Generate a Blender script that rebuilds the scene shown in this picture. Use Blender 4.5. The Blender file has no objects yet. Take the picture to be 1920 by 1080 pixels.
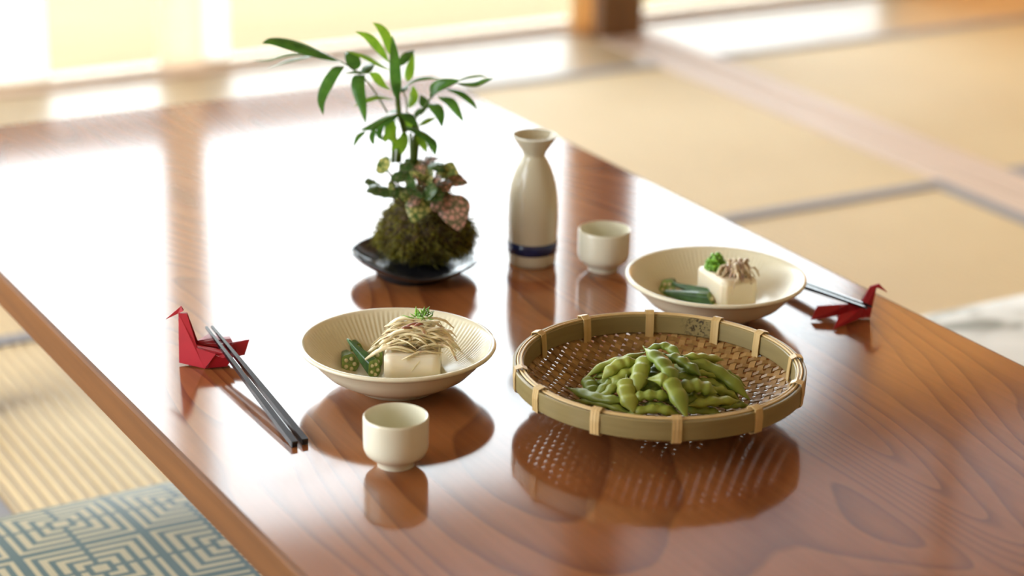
import bpy, bmesh, math, random
from mathutils import Vector, Matrix, noise
PI = math.pi
sc = bpy.context.scene
C = sc.collection
# ------------------------------------------------------------------ camera
cam_d = bpy.data.cameras.new('camera'); cam = bpy.data.objects.new('camera', cam_d); C.objects.link(cam)
PITCH, YAW, ROLL = math.radians(20.05), math.radians(29.905), math.radians(1.161)
fw = Vector((math.sin(YAW)*math.cos(PITCH), math.cos(YAW)*math.cos(PITCH), -math.sin(PITCH)))
r0 = Vector((math.cos(YAW), -math.sin(YAW), 0)); u0 = r0.cross(fw)
rt = r0*math.cos(ROLL) + u0*math.sin(ROLL); up = rt.cross(fw)
cam.matrix_world = Matrix(((rt.x, up.x, -fw.x, 0), (rt.y, up.y, -fw.y, 0), (rt.z, up.z, -fw.z, 1.06), (0, 0, 0, 1)))
cam_d.sensor_width = 36; cam_d.lens = 36*4115/1920
cam_d.dof.use_dof = True; cam_d.dof.focus_distance = 1.86; cam_d.dof.aperture_fstop = 3.1
cam_d.clip_start = 0.02
sc.camera = cam
# ------------------------------------------------------------------ sky, light, exposure
w = bpy.data.worlds.new('sky'); sc.world = w; w.use_nodes = True
bg = w.node_tree.nodes['Background']; bg.inputs[0].default_value = (0.89, 0.945, 1.0, 1); bg.inputs[1].default_value = 8.2
sc.view_settings.view_transform = 'Standard'; sc.view_settings.look = 'None'
sc.view_settings.exposure = 0.18; sc.view_settings.gamma = 1; sc.view_settings.use_curve_mapping = False
sc.cycles.use_denoising = True; sc.cycles.max_bounces = 12; sc.cycles.diffuse_bounces = 6
sc.cycles.transparent_max_bounces = 16; sc.cycles.sample_clamp_indirect = 0; sc.cycles.caustics_reflective = False; sc.cycles.caustics_refractive = False
def portal(name, loc, rot, sx, sy):
    l = bpy.data.lights.new(name, 'AREA'); l.shape = 'RECTANGLE'; l.size = sx; l.size_y = sy; l.cycles.is_portal = True
    o = bpy.data.objects.new(name, l); o.location = loc; o.rotation_euler = rot; C.objects.link(o)
portal('window_daylight', (1.55, 3.93, 1.20), (-PI/2, 0, 0), 6.2, 2.38)
portal('window_daylight', (-1.56, 2.35, 1.05), (0, -PI/2, 0), 2.0, 2.3)  # sampling portal over the added left wall opening
# ------------------------------------------------------------------ helpers
class MB:
    def __init__(s): s.v = []; s.f = []; s.m = []
    def add(s, vs, fs, mi=0):
        o = len(s.v); s.v += [tuple(v) for v in vs]; s.f += [tuple(i+o for i in f) for f in fs]; s.m += [mi]*len(fs); return s
    def box(s, x0, x1, y0, y1, z0, z1, mi=0):
        return s.add([(x0,y0,z0),(x1,y0,z0),(x1,y1,z0),(x0,y1,z0),(x0,y0,z1),(x1,y0,z1),(x1,y1,z1),(x0,y1,z1)],
                     [(0,3,2,1),(4,5,6,7),(0,1,5,4),(1,2,6,5),(2,3,7,6),(3,0,4,7)], mi)
    def lathe(s, prof, n=64, fn=None, mi=0):
        vs = []; fs = []; k = len(prof)
        for j in range(n):
            a = 2*PI*j/n
            for i, (r, z) in enumerate(prof):
                if fn: r, z = fn(i, r, z, a)
                vs.append((r*math.cos(a), r*math.sin(a), z))
        for j in range(n):
            for i in range(k-1):
                a0 = j*k+i; b0 = ((j+1) % n)*k+i
                if prof[i][0] < 1e-6: fs.append((a0, b0+1, a0+1))
                elif prof[i+1][0] < 1e-6: fs.append((a0, b0, a0+1))
                else: fs.append((a0, b0, b0+1, a0+1))
        return s.add(vs, fs, mi)
    def tube(s, pts, rad, n=8, cap=True, flat=1.0, upv=(0,0,1), mi=0, ph=0.0):
        P = [Vector(p) for p in pts]; k = len(P)
        R = rad if isinstance(rad, (list, tuple)) else [rad]*k
        vs = []; fs = []; U = Vector(upv)
        for i in range(k):
            t = (P[min(i+1,k-1)]-P[max(i-1,0)]).normalized()
            a = t.cross(U)
            if a.length < 1e-4: a = t.cross(Vector((1,0,0)))
            a.normalize(); b = a.cross(t).normalized()
            for j in range(n):
                th = 2*PI*j/n+ph
                vs.append(P[i]+a*math.cos(th)*R[i]+b*math.sin(th)*R[i]*flat)
        for i in range(k-1):
            for j in range(n):
                fs.append((i*n+j, i*n+(j+1) % n, (i+1)*n+(j+1) % n, (i+1)*n+j))
        if cap: fs.append(tuple(reversed(range(n)))); fs.append(tuple((k-1)*n+j for j in range(n)))
        return s.add(vs, fs, mi)
    def mesh(s, name, mats, smooth=False):
        me = bpy.data.meshes.new(name); me.from_pydata(s.v, [], s.f)
        for m in (mats if isinstance(mats, (list, tuple)) else [mats]): me.materials.append(m)
        if any(s.m):
            for p, i in zip(me.polygons, s.m): p.material_index = i
        if smooth: me.polygons.foreach_set('use_smooth', [True]*len(me.polygons))
        me.update(); return me
    def build(s, name, mats, parent=None, smooth=False, loc=None):
        return link(name, s.mesh(name, mats, smooth), parent, loc)
def link(name, me, parent=None, loc=None, rot=None):
    o = bpy.data.objects.new(name, me); C.objects.link(o)
    if parent: o.parent = parent
    if loc: o.location = loc
    if rot: o.rotation_euler = rot
    return o
def sharp(o, deg=40):
    o.data.set_sharp_from_angle(angle=math.radians(deg)); return o
def bevel(o, wd, seg=2, ang=30):
    b = o.modifiers.new('b', 'BEVEL'); b.width = wd; b.segments = seg; b.limit_method = 'ANGLE'; b.angle_limit = math.radians(ang); return o
def tag(o, label=None, cat=None, group=None, kind=None):
    if label: o['label'] = label
    if cat: o['category'] = cat
    if group: o['group'] = group
    if kind: o['kind'] = kind
    return o
def empty(name, loc, rz=0):
    o = bpy.data.objects.new(name, None); C.objects.link(o); o.location = loc; o.rotation_euler = (0,0,rz); o.empty_display_size = .02; return o
def cr(pts, n):   # catmull-rom resample
    P = [Vector(p) for p in pts]; P = [P[0]*2-P[1]] + P + [P[-1]*2-P[-2]]; k = len(P)-3; out = []
    for i in range(n+1):
        t = i/n*k; s = min(int(t), k-1); u = t-s; a, b, c, d = P[s:s+4]
        out.append(.5*((2*b)+(c-a)*u+(2*a-5*b+4*c-d)*u*u+(3*b-a-3*c+d)*u**3))
    return out
# ------------------------------------------------------------------ materials
class NT:
    def __init__(s, name):
        s.mat = bpy.data.materials.new(name); s.mat.use_nodes = True; s.t = s.mat.node_tree
        s.b = s.t.nodes['Principled BSDF']; s.out = s.t.nodes['Material Output']
    def n(s, typ, ins=None, **kw):
        nd = s.t.nodes.new(typ)
        for k, v in kw.items(): setattr(nd, k, v)
        for k, v in (ins or {}).items(): s.set(nd, k, v)
        return nd
    def set(s, nd, k, v):
        if isinstance(v, tuple) and len(v) == 2 and hasattr(v[0], 'outputs'): s.t.links.new(v[0].outputs[v[1]], nd.inputs[k])
        elif hasattr(v, 'outputs'): s.t.links.new(v.outputs[0], nd.inputs[k])
        elif isinstance(v, tuple) and len(v) == 3 and nd.inputs[k].type == 'RGBA': nd.inputs[k].default_value = (*v, 1)
        else: nd.inputs[k].default_value = v
    def p(s, **kw):
        for k, v in kw.items(): s.set(s.b, k.replace('_', ' '), v)
        return s
    def math(s, op, a, b=None, c=None):
        d = {0: a}
        if b is not None: d[1] = b
        if c is not None: d[2] = c
        return s.n('ShaderNodeMath', d, operation=op)
    def ramp(s, fac, stops, interp='LINEAR'):
        r = s.n('ShaderNodeValToRGB', {0: fac}); e = r.color_ramp.elements; r.color_ramp.interpolation = interp
        while len(e) < len(stops): e.new(0.5)
        for el, (p, c) in zip(e, stops): el.position = p; el.color = (*c, 1)
        return r
    def coord(s, scale=(1,1,1), kind='Object', rot=(0,0,0), loc=(0,0,0)):
        tc = s.n('ShaderNodeTexCoord')
        return s.n('ShaderNodeMapping', {0: (tc, kind), 'Scale': scale, 'Rotation': rot, 'Location': loc})
    def noise(s, vec, scale, detail=2, rough=.5, dist=0):
        return s.n('ShaderNodeTexNoise', {'Vector': vec, 'Scale': scale, 'Detail': detail, 'Roughness': rough, 'Distortion': dist})
    def bump(s, h, strength=.3, dist=.001):
        return s.p(Normal=s.n('ShaderNodeBump', {'Height': h, 'Strength': strength, 'Distance': dist}))
def plain(name, col, rough=.5, var=.12, scale=20, **kw):
    m = NT(name); nz = m.noise(m.coord(), scale, 3)
    lo = tuple(max(0, c*(1-var)) for c in col); hi = tuple(min(1, c*(1+var)) for c in col)
    m.p(Base_Color=m.ramp(nz, [(.3, lo), (.7, hi)]), Roughness=rough, **kw); return m.mat
def wood(name, cols, rough=.4, sc3=(30, 2, 30), k=1.0):
    m = NT(name); v = m.coord(sc3); nz = m.noise(v, 1.0, 4, .6, .3)
    m.p(Base_Color=m.ramp(nz, [(.3, cols[0]), (.7, cols[1])]), Roughness=rough)
    m.bump(nz, .1, .0005)
    if rough == .6 and 'edge' in name: m.set(m.b, 'Specular IOR Level', .25)
    if rough > .8: m.set(m.b, 'Specular IOR Level', .05)
    return m.mat
def table_wood():
    m = NT('lacquered_zelkova')
    v = m.coord((1.0, .30, 1.0), loc=(.37, .11, 0))
    n1 = m.noise(v, 3.1, 1.2, .45, .9)
    fine = m.noise(m.coord((160, 5, 160)), 1.0, 3, .6)
    wob = m.noise(m.coord((14, 5, 14)), 1.0, 2)
    val = m.math('MULTIPLY_ADD', n1, 30.0, m.math('MULTIPLY', wob, .55))
    fr = m.math('FRACT', val)
    rings = m.ramp(fr, [(0.0, (.30, .112, .036)), (.55, (.28, .10, .032)), (.80, (.215, .072, .023)), (.93, (.17, .056, .019)), (1.0, (.29, .106, .034))])
    mx = m.n('ShaderNodeMix', {0: .35}, data_type='RGBA', blend_type='MULTIPLY')
    m.t.links.new(rings.outputs[0], mx.inputs[6]); m.t.links.new(m.ramp(fine, [(.3, (.62, .58, .55)), (.65, (1, 1, 1))]).outputs[0], mx.inputs[7])
    m.set(m.b, 'Base Color', (mx, 2))
    m.p(Roughness=.11, IOR=1.5)
    m.set(m.b, 'Coat Weight', .12); m.set(m.b, 'Coat Roughness', .07); m.set(m.b, 'Coat IOR', 1.5)
    return m.mat
def tatami_mat_material(name, a, b, along):
    m = NT(name)
    v = m.coord((700, 14, 1) if along == 'y' else (14, 700, 1)); nz = m.noise(v, 1.0, 3, .6)
    big = m.noise(m.coord(), 3.0, 2)
    c = m.ramp(m.math('ADD', m.math('MULTIPLY', nz, .6), m.math('MULTIPLY', big, .4)), [(.3, a), (.7, b)])
    m.p(Base_Color=c, Roughness=.55); return m.mat
def glass():
    m = NT('window_glass'); t = m.t
    tr = m.n('ShaderNodeBsdfTransparent', {0: (.96, .98, .97)}); gl = m.n('ShaderNodeBsdfGlossy', {'Roughness': .02})
    fr = m.n('ShaderNodeFresnel', {'IOR': 1.45}); mx = m.n('ShaderNodeMixShader', {0: fr, 1: tr, 2: gl})
    t.links.new(mx.outputs[0], m.out.inputs[0]); return m.mat
def paper(name='shoji_paper', lo=(.80, .78, .72), hi=(.86, .85, .80)):
    m = NT(name); nz = m.noise(m.coord((1, 1, 1)), 60, 3)
    c = m.ramp(nz, [(.3, lo), (.7, hi)])
    tr = m.n('ShaderNodeBsdfTranslucent', {0: c}); df = m.n('ShaderNodeBsdfDiffuse', {0: c}); mx = m.n('ShaderNodeMixShader', {0: .4, 1: tr, 2: df})
    m.t.links.new(mx.outputs[0], m.out.inputs[0]); return m.mat
def zabuton_pattern():
    m = NT('cushion_brocade')
    tc = m.coord((1/.130, 1/.121, 1), 'Object', loc=(.5-.003/.130, .5-.201/.121, 0))
    sx = m.n('ShaderNodeSeparateXYZ', {0: tc})
    def cell(o): return m.math('ABSOLUTE', m.math('SUBTRACT', m.math('FRACT', (sx, o)), .5))
    u, v_ = cell(0), cell(1)
    d = m.math('MAXIMUM', u, v_)
    ring = m.math('GREATER_THAN', m.math('FRACT', m.math('MULTIPLY_ADD', d, 9.6, .42)), .46)
    inside = m.math('LESS_THAN', d, .462)
    gap = m.math('GREATER_THAN', m.math('MINIMUM', u, v_), .022)
    core = m.math('LESS_THAN', d, .085)
    keep = m.math('MAXIMUM', gap, core)
    msk = m.math('MULTIPLY', m.math('MULTIPLY', ring, inside), keep)
    weave = m.noise(m.coord((900, 900, 1)), 1.0, 1)
    teal = m.ramp(weave, [(.3, (.060, .112, .115)), (.7, (.095, .16, .16))]); cream = m.ramp(weave, [(.3, (.46, .40, .24)), (.7, (.60, .53, .34))])
    mx = m.n('ShaderNodeMix', {0: msk}, data_type='RGBA'); m.t.links.new(teal.outputs[0], mx.inputs[6]); m.t.links.new(cream.outputs[0], mx.inputs[7])
    m.set(m.b, 'Base Color', (mx, 2)); m.p(Roughness=.5); m.bump(weave, .2, .0006); return m.mat
def pale_cushion():
    m = NT('pale_cushion_cloth'); nz = m.noise(m.coord((1, 1.6, 1)), 9, 2, .5, .4)
    m.p(Base_Color=m.ramp(nz, [(.36, (.26, .28, .24)), (.46, (.70, .73, .70)), (.7, (.84, .87, .85))]), Roughness=.6); return m.mat
def bamboo(name, a, b, rough=.35, sc3=(60, 60, 60), stain=None):
    m = NT(name); oi = m.n('ShaderNodeObjectInfo'); nz = m.noise(m.coord(sc3), 1.0, 3)
    f = m.math('MULTIPLY_ADD', (oi, 'Random'), .45, m.math('MULTIPLY', nz, .6))
    col = m.ramp(f, [(.2, a), (.85, b)])
    if stain:
        tc = m.n('ShaderNodeTexCoord'); ds = m.n('ShaderNodeVectorMath', {0: (tc, 'Object'), 1: stain}, operation='DISTANCE')
        near = m.ramp((ds, 'Value'), [(.006, (1, 1, 1)), (.017, (0, 0, 0))]); sp = m.ramp(m.noise((tc, 'Object'), 420, 3, .6), [(.50, (0, 0, 0)), (.58, (1, 1, 1))])
        mx = m.n('ShaderNodeMix', {0: m.math('MULTIPLY', near, sp)}, data_type='RGBA'); m.t.links.new(col.outputs[0], mx.inputs[6]); mx.inputs[7].default_value = (.035, .022, .012, 1)
        m.set(m.b, 'Base Color', (mx, 2))
    else: m.p(Base_Color=col)
    m.p(Roughness=rough); m.bump(nz, .15, .0003); return m.mat
def pod_skin():
    m = NT('edamame_skin'); oi = m.n('ShaderNodeObjectInfo'); nz = m.noise(m.coord((1,1,1)), 160, 3); big = m.noise(m.coord(), 40, 2)
    f = m.math('ADD', m.math('MULTIPLY', (oi, 'Random'), .5), m.math('MULTIPLY', big, .6))
    m.p(Base_Color=m.ramp(f, [(.2, (.12, .185, .022)), (.5, (.20, .26, .036)), (.85, (.31, .35, .055))]), Roughness=.42)
    m.set(m.b, 'Subsurface Weight', .15); m.set(m.b, 'Subsurface Radius', (.004, .006, .001)); m.set(m.b, 'Subsurface Scale', .5)
    m.bump(nz, .25, .0006); return m.mat
def leaf_mat(name, a, b, rough=.28, vein=None, vscale=180):
    m = NT(name); nz = m.noise(m.coord(), 90, 2)
    col = m.ramp(nz, [(.3, a), (.7, b)])
    if vein:
        vo = m.n('ShaderNodeTexVoronoi', {'Vector': m.coord(), 'Scale': vscale}, feature='DISTANCE_TO_EDGE')
        k = m.ramp((vo, 0), [(.05, (0, 0, 0)), (.22, (1, 1, 1))]); mx = m.n('ShaderNodeMix', {0: k}, data_type='RGBA')
        m.t.links.new(col.outputs[0], mx.inputs[6]); mx.inputs[7].default_value = (*vein, 1); cc = (mx, 2)
    else: cc = (col, 0)
    m.set(m.b, 'Base Color', cc); m.p(Roughness=rough)
    tr = m.n('ShaderNodeBsdfTranslucent'); m.t.links.new(cc[0].outputs[cc[1]], tr.inputs[0])
    mx2 = m.n('ShaderNodeMixShader', {0: .5}); m.t.links.new(m.b.outputs[0], mx2.inputs[1]); m.t.links.new(tr.outputs[0], mx2.inputs[2])
    m.t.links.new(mx2.outputs[0], m.out.inputs[0]); return m.mat
def sss(name, col, rough, wgt, rad, scale=30, var=.06, **kw):
    mt = plain(name, col, rough, var, scale, **kw); b = mt.node_tree.nodes['Principled BSDF']
    b.inputs['Subsurface Weight'].default_value = wgt; b.inputs['Subsurface Radius'].default_value = rad; b.inputs['Subsurface Scale'].default_value = .6; return mt
M = dict(
    table=table_wood(),
    edge=wood('table_edge_wood_shaded', [(.115, .042, .009), (.18, .068, .015)], .6, (40, 3, 60)),  # same wood as the top, darkened to imitate shade on the sides
    tat_y=tatami_mat_material('tatami_rush', (.64, .475, .24), (.75, .575, .31), 'y'),
    tat_x=tatami_mat_material('tatami_rush_crosswise', (.64, .475, .24), (.75, .575, .31), 'x'),
    heri=plain('border_cloth', (.36, .35, .36), .8, .1, 200),
    sill=wood('pale_cypress', [(.68, .54, .43), (.78, .64, .53)], .6, (50, 3, 50)),
    board=wood('oiled_floor_board', [(.50, .38, .22), (.62, .49, .31)], .38, (2.5, 40, 40)),
    deck=wood('veranda_board', [(.26, .20, .115), (.31, .245, .145)], .9, (2.5, 40, 40)),
    post=wood('dark_post_wood', [(.13, .055, .016), (.20, .088, .026)], .45, (40, 40, 3)),
    frame=wood('shoji_frame_wood', [(.55, .40, .22), (.66, .49, .28)], .5, (40, 40, 3)),
    plaster=plain('beige_plaster', (.70, .62, .50), .9, .08, 14),
    ceil=wood('ceiling_board', [(.50, .38, .25), (.60, .46, .31)], .6, (20, 2, 20)),
    gravel=plain('garden_gravel', (.45, .44, .40), .9, .3, 60),
    jamb=paper('amber_lit_jamb', (.82, .56, .28), (.88, .63, .34)), tan=paper('tan_veil_paper', (.82, .58, .32), (.88, .64, .38)),  # amber imitates a lit jamb; tan glows for a warm table veil
    glass=glass(), paper=paper(), transom=paper('transom_veil_paper', (.60, .60, .62), (.66, .66, .68)), screen=paper('tan_screen_paper', (.78, .68, .55), (.84, .74, .61)), brocade=zabuton_pattern(), palecush=pale_cushion(),  # transom tone set by the veil it reflects in the table
    ceramic=sss('cream_glaze', (.74, .70, .52), .16, .0, (.01, .01, .01), 15, .03),
    bottle=sss('ivory_glaze', (.58, .54, .40), .14, .0, (.01, .01, .01), 15, .03),
    cup=sss('white_glaze', (.73, .715, .565), .16, .0, (.01, .01, .01), 15, .03),
    blue=plain('cobalt_band', (.012, .022, .09), .18, .2, 60),
    dish=plain('dark_iron_glaze', (.020, .020, .022), .16, .3, 60),
    tofu=sss('silken_tofu', (.80, .72, .55), .35, .5, (.02, .015, .01), 40, .02),
    okra=plain('okra_skin', (.045, .125, .035), .3, .35, 120),
    okra_flesh=plain('okra_flesh', (.20, .30, .06), .35, .3, 300),
    seed=plain('okra_seed', (.66, .60, .34), .4, .15, 300),
    scallion=plain('chopped_scallion', (.16, .36, .03), .35, .5, 250),
    plum=plain('pickled_plum', (.26, .085, .045), .35, .25, 300),
    red=plain('red_origami_paper', (.40, .007, .018), .5, .10, 60),
    crease=plain('worn_paper_crease', (.62, .22, .24), .6, .1, 60),
    black=plain('black_lacquer', (.010, .011, .013), .14, .2, 60),
    pod=pod_skin(), pod_tip=plain('pod_stalk', (.20, .22, .05), .6, .2, 200),
    weave=bamboo('woven_bamboo', (.17, .085, .022), (.40, .235, .075)),
    weave2=bamboo('woven_bamboo_pale', (.20, .105, .028), (.46, .28, .10)),
    hoop=bamboo('bamboo_hoop', (.22, .17, .065), (.36, .29, .13), .35, (20, 20, 200)),
    hoop_in=bamboo('bamboo_inner_hoop', (.17, .125, .045), (.27, .21, .085), .4, (20, 20, 200), (.0872, .0704, .040)),
    cane=bamboo('cane_binding', (.50, .34, .13), (.66, .48, .22), .35),
    moss=plain('moss_core', (.045, .026, .008), .9, .5, 120),
    mossy=leaf_mat('moss_fronds', (.070, .050, .010), (.26, .24, .02), .6),
    palm=leaf_mat('palm_leaf', (.045, .14, .020), (.085, .22, .028), .22),
    palm_young=leaf_mat('young_palm_leaf', (.16, .34, .02), (.27, .48, .035), .3),
    palm_pale=leaf_mat('pale_palm_leaf', (.20, .28, .14), (.34, .40, .24), .25),
    stem=leaf_mat('palm_stem', (.09, .16, .02), (.15, .23, .03), .4),
    twig=plain('brown_leaf_stalk', (.10, .065, .03), .6, .3, 200),
    spot0=leaf_mat('spotted_leaf_cream', (.06, .13, .025), (.09, .17, .035), .3, (.52, .48, .16), 190),
    spot1=leaf_mat('spotted_leaf_pink', (.10, .10, .045), (.14, .13, .06), .3, (.58, .30, .22), 170),
    spot2=leaf_mat('spotted_leaf_green', (.045, .12, .025), (.07, .16, .035), .22, (.16, .21, .09), 190),
)
def myoga_mat():
    m = NT('shredded_ginger_bud'); nz = m.noise(m.coord((1,1,1)), 130, 3)
    m.p(Base_Color=m.ramp(nz, [(.30, (.44, .24, .19)), (.40, (.70, .58, .34)), (.7, (.84, .76, .50))]), Roughness=.35)
    m.set(m.b, 'Subsurface Weight', .2); m.set(m.b, 'Subsurface Radius', (.004, .003, .002)); return m.mat
M['myoga'] = myoga_mat()
def myoga2_mat():
    m = NT('shredded_ginger_bud_brown'); nz = m.noise(m.coord((1,1,1)), 120, 3)
    m.p(Base_Color=m.ramp(nz, [(.33, (.30, .16, .13)), (.46, (.54, .41, .25)), (.7, (.70, .58, .37))]), Roughness=.4); return m.mat
M['myoga2'] = myoga2_mat()
# ------------------------------------------------------------------ data: shapes in metres
PALM_LEAVES=[(((-0.082, -0.01, 0.2103), (-0.1036, -0.0125, 0.2193), (-0.1271, -0.015, 0.2276), (-0.1467, -0.0175, 0.2312), (-0.1557, -0.02, 0.2289)), 0.0167, 0), (((-0.0995, 0.0, 0.2115), (-0.12, 0.005, 0.2133), (-0.138, 0.01, 0.2103), (-0.1548, 0.015, 0.2039), (-0.1716, 0.02, 0.2016)), 0.0064, 1), (((-0.1044, -0.005, 0.2141), (-0.1162, 0.0067, 0.2102), (-0.1376, 0.0183, 0.202), (-0.1573, 0.03, 0.1917)), 0.0071, 1), (((-0.0787, -0.01, 0.2056), (-0.0863, -0.015, 0.2026), (-0.0953, -0.02, 0.1887), (-0.0997, -0.025, 0.1749), (-0.0974, -0.03, 0.1626)), 0.0119, 0), (((-0.0694, -0.01, 0.2017), (-0.0699, -0.0033, 0.2082), (-0.0744, 0.0033, 0.2147), (-0.0796, 0.01, 0.2143)), 0.0143, 0), (((-0.0588, -0.01, 0.1978), (-0.0643, -0.0175, 0.1976), (-0.0644, -0.025, 0.1879), (-0.06, -0.0325, 0.1736), (-0.0562, -0.04, 0.158)), 0.0135, 0), (((-0.0595, -0.01, 0.1985), (-0.0565, 0.005, 0.2022), (-0.0521, 0.02, 0.202)), 0.0111, 0), (((-0.0541, -0.0, 0.1967), (-0.0658, -0.005, 0.1991), (-0.0788, -0.01, 0.1985)), 0.0051, 0), (((-0.0277, -0.005, 0.1723), (-0.0297, -0.0067, 0.1921), (-0.0309, -0.0083, 0.2157), (-0.0324, -0.01, 0.2365)), 0.0114, 0), (((-0.0341, -0.0, 0.2136), (-0.0376, 0.0033, 0.2291), (-0.0445, 0.0067, 0.2397), (-0.0527, 0.01, 0.2442)), 0.0099, 2), (((-0.0344, -0.005, 0.208), (-0.0442, -0.0083, 0.2229), (-0.0552, -0.0117, 0.2351), (-0.0675, -0.015, 0.241)), 0.0099, 2), (((-0.0347, -0.0, 0.1999), (-0.0457, -0.0067, 0.2082), (-0.0585, -0.0133, 0.2164), (-0.0758, -0.02, 0.2231)), 0.0099, 2), (((-0.0341, -0.0, 0.1806), (-0.0455, -0.01, 0.194), (-0.0541, -0.02, 0.2019)), 0.0111, 2), (((-0.0314, -0.0, 0.1709), (-0.0457, -0.0067, 0.1752), (-0.0587, -0.0133, 0.1726), (-0.0689, -0.02, 0.1687)), 0.0067, 2), (((-0.0263, 0.005, 0.2029), (-0.0203, 0.0175, 0.2109), (-0.0135, 0.03, 0.2128)), 0.0099, 0), (((-0.0192, 0.01, 0.1865), (-0.0168, 0.015, 0.1978), (-0.0137, 0.02, 0.2118)), 0.0092, 2), (((-0.0245, 0.01, 0.1795), (-0.0116, 0.0067, 0.189), (0.0006, 0.0033, 0.1922), (0.0128, -0.0, 0.1926)), 0.0057, 0), (((-0.0184, 0.01, 0.1601), (-0.0132, 0.0125, 0.1707), (-0.014, 0.015, 0.1812)), 0.0095, 2), (((-0.0279, 0.01, 0.1752), (-0.023, 0.02, 0.1769), (-0.0188, 0.03, 0.1764)), 0.0071, 0), (((0.0022, -0.0, 0.1744), (0.0063, -0.0033, 0.1837), (0.0171, -0.0067, 0.1903), (0.0332, -0.01, 0.1942)), 0.0114, 0), (((0.0277, -0.005, 0.1901), (0.0452, -0.0067, 0.1902), (0.0545, -0.0083, 0.1936), (0.0645, -0.01, 0.197)), 0.0087, 0), (((0.0263, -0.0, 0.1894), (0.0395, 0.0033, 0.1937), (0.0529, 0.0067, 0.1947), (0.0596, 0.01, 0.191)), 0.0038, 0), (((0.0183, -0.0, 0.183), (0.0319, -0.0067, 0.181), (0.0429, -0.0133, 0.1747), (0.0498, -0.02, 0.1677)), 0.0076, 0), (((0.0113, -0.01, 0.1773), (0.0229, -0.0167, 0.1752), (0.0299, -0.0233, 0.1675), (0.0368, -0.03, 0.1585)), 0.0092, 0), (((0.0013, -0.01, 0.1702), (0.009, -0.0167, 0.1694), (0.0139, -0.0233, 0.1631), (0.0163, -0.03, 0.1526)), 0.0119, 0), (((0.0003, -0.0, 0.1625), (-0.0029, 0.01, 0.1674), (-0.0067, 0.02, 0.1709)), 0.0103, 0), (((-0.0082, 0.01, 0.1421), (0.0004, 0.015, 0.1465), (0.009, 0.02, 0.1481)), 0.0067, 2), (((-0.013, 0.01, 0.1518), (-0.0064, 0.015, 0.1562), (-0.0006, 0.02, 0.1577)), 0.0083, 0), (((-0.0254, -0.01, 0.1599), (-0.0373, -0.0133, 0.155), (-0.0505, -0.0167, 0.1488), (-0.063, -0.02, 0.1453)), 0.0127, 0), (((-0.0576, -0.02, 0.1447), (-0.0647, -0.025, 0.1397), (-0.069, -0.03, 0.1307)), 0.0051, 0), (((-0.0489, -0.02, 0.1477), (-0.0513, -0.025, 0.14), (-0.049, -0.03, 0.1332)), 0.006, 0), (((-0.0335, -0.01, 0.1549), (-0.0336, -0.02, 0.1431), (-0.0276, -0.03, 0.135)), 0.0119, 2), (((-0.0254, -0.01, 0.1606), (-0.0158, -0.015, 0.158), (-0.0081, -0.02, 0.1499)), 0.0119, 0), (((-0.02, -0.01, 0.1475), (-0.0049, -0.0167, 0.1428), (0.0048, -0.0233, 0.1379), (0.0117, -0.03, 0.1338)), 0.0099, 0), (((0.0006, -0.02, 0.1411), (0.0075, -0.025, 0.1343), (0.0098, -0.03, 0.124)), 0.0087, 0), (((-0.0402, -0.01, 0.1527), (-0.0453, -0.015, 0.1414), (-0.0409, -0.02, 0.1353)), 0.0067, 0), (((-0.0281, -0.01, 0.1473), (-0.0372, -0.015, 0.1388), (-0.0396, -0.02, 0.1333)), 0.0079, 2), (((-0.0273, 0.0, 0.1585), (-0.0346, 0.01, 0.157), (-0.042, 0.02, 0.1491)), 0.0079, 0), (((-0.0232, -0.0, 0.1404), (-0.0156, 0.01, 0.1391), (-0.0079, 0.02, 0.1336)), 0.0079, 0), (((-0.0214, -0.01, 0.1377), (-0.0278, -0.015, 0.1307), (-0.0329, -0.02, 0.125)), 0.0087, 2), (((-0.0097, -0.0, 0.1351), (-0.0027, -0.005, 0.1283), (0.0003, -0.01, 0.1214)), 0.0079, 2), (((-0.026, -0.0, 0.1515), (-0.0154, 0.005, 0.1434), (-0.0075, 0.01, 0.1322)), 0.0087, 2), (((-0.026, -0.0, 0.1529), (-0.0333, 0.01, 0.1416), (-0.0393, 0.02, 0.1259)), 0.0087, 0), (((-0.021, -0.005, 0.1405), (-0.0221, -0.0075, 0.1286), (-0.024, -0.01, 0.118)), 0.0095, 2)]
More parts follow.
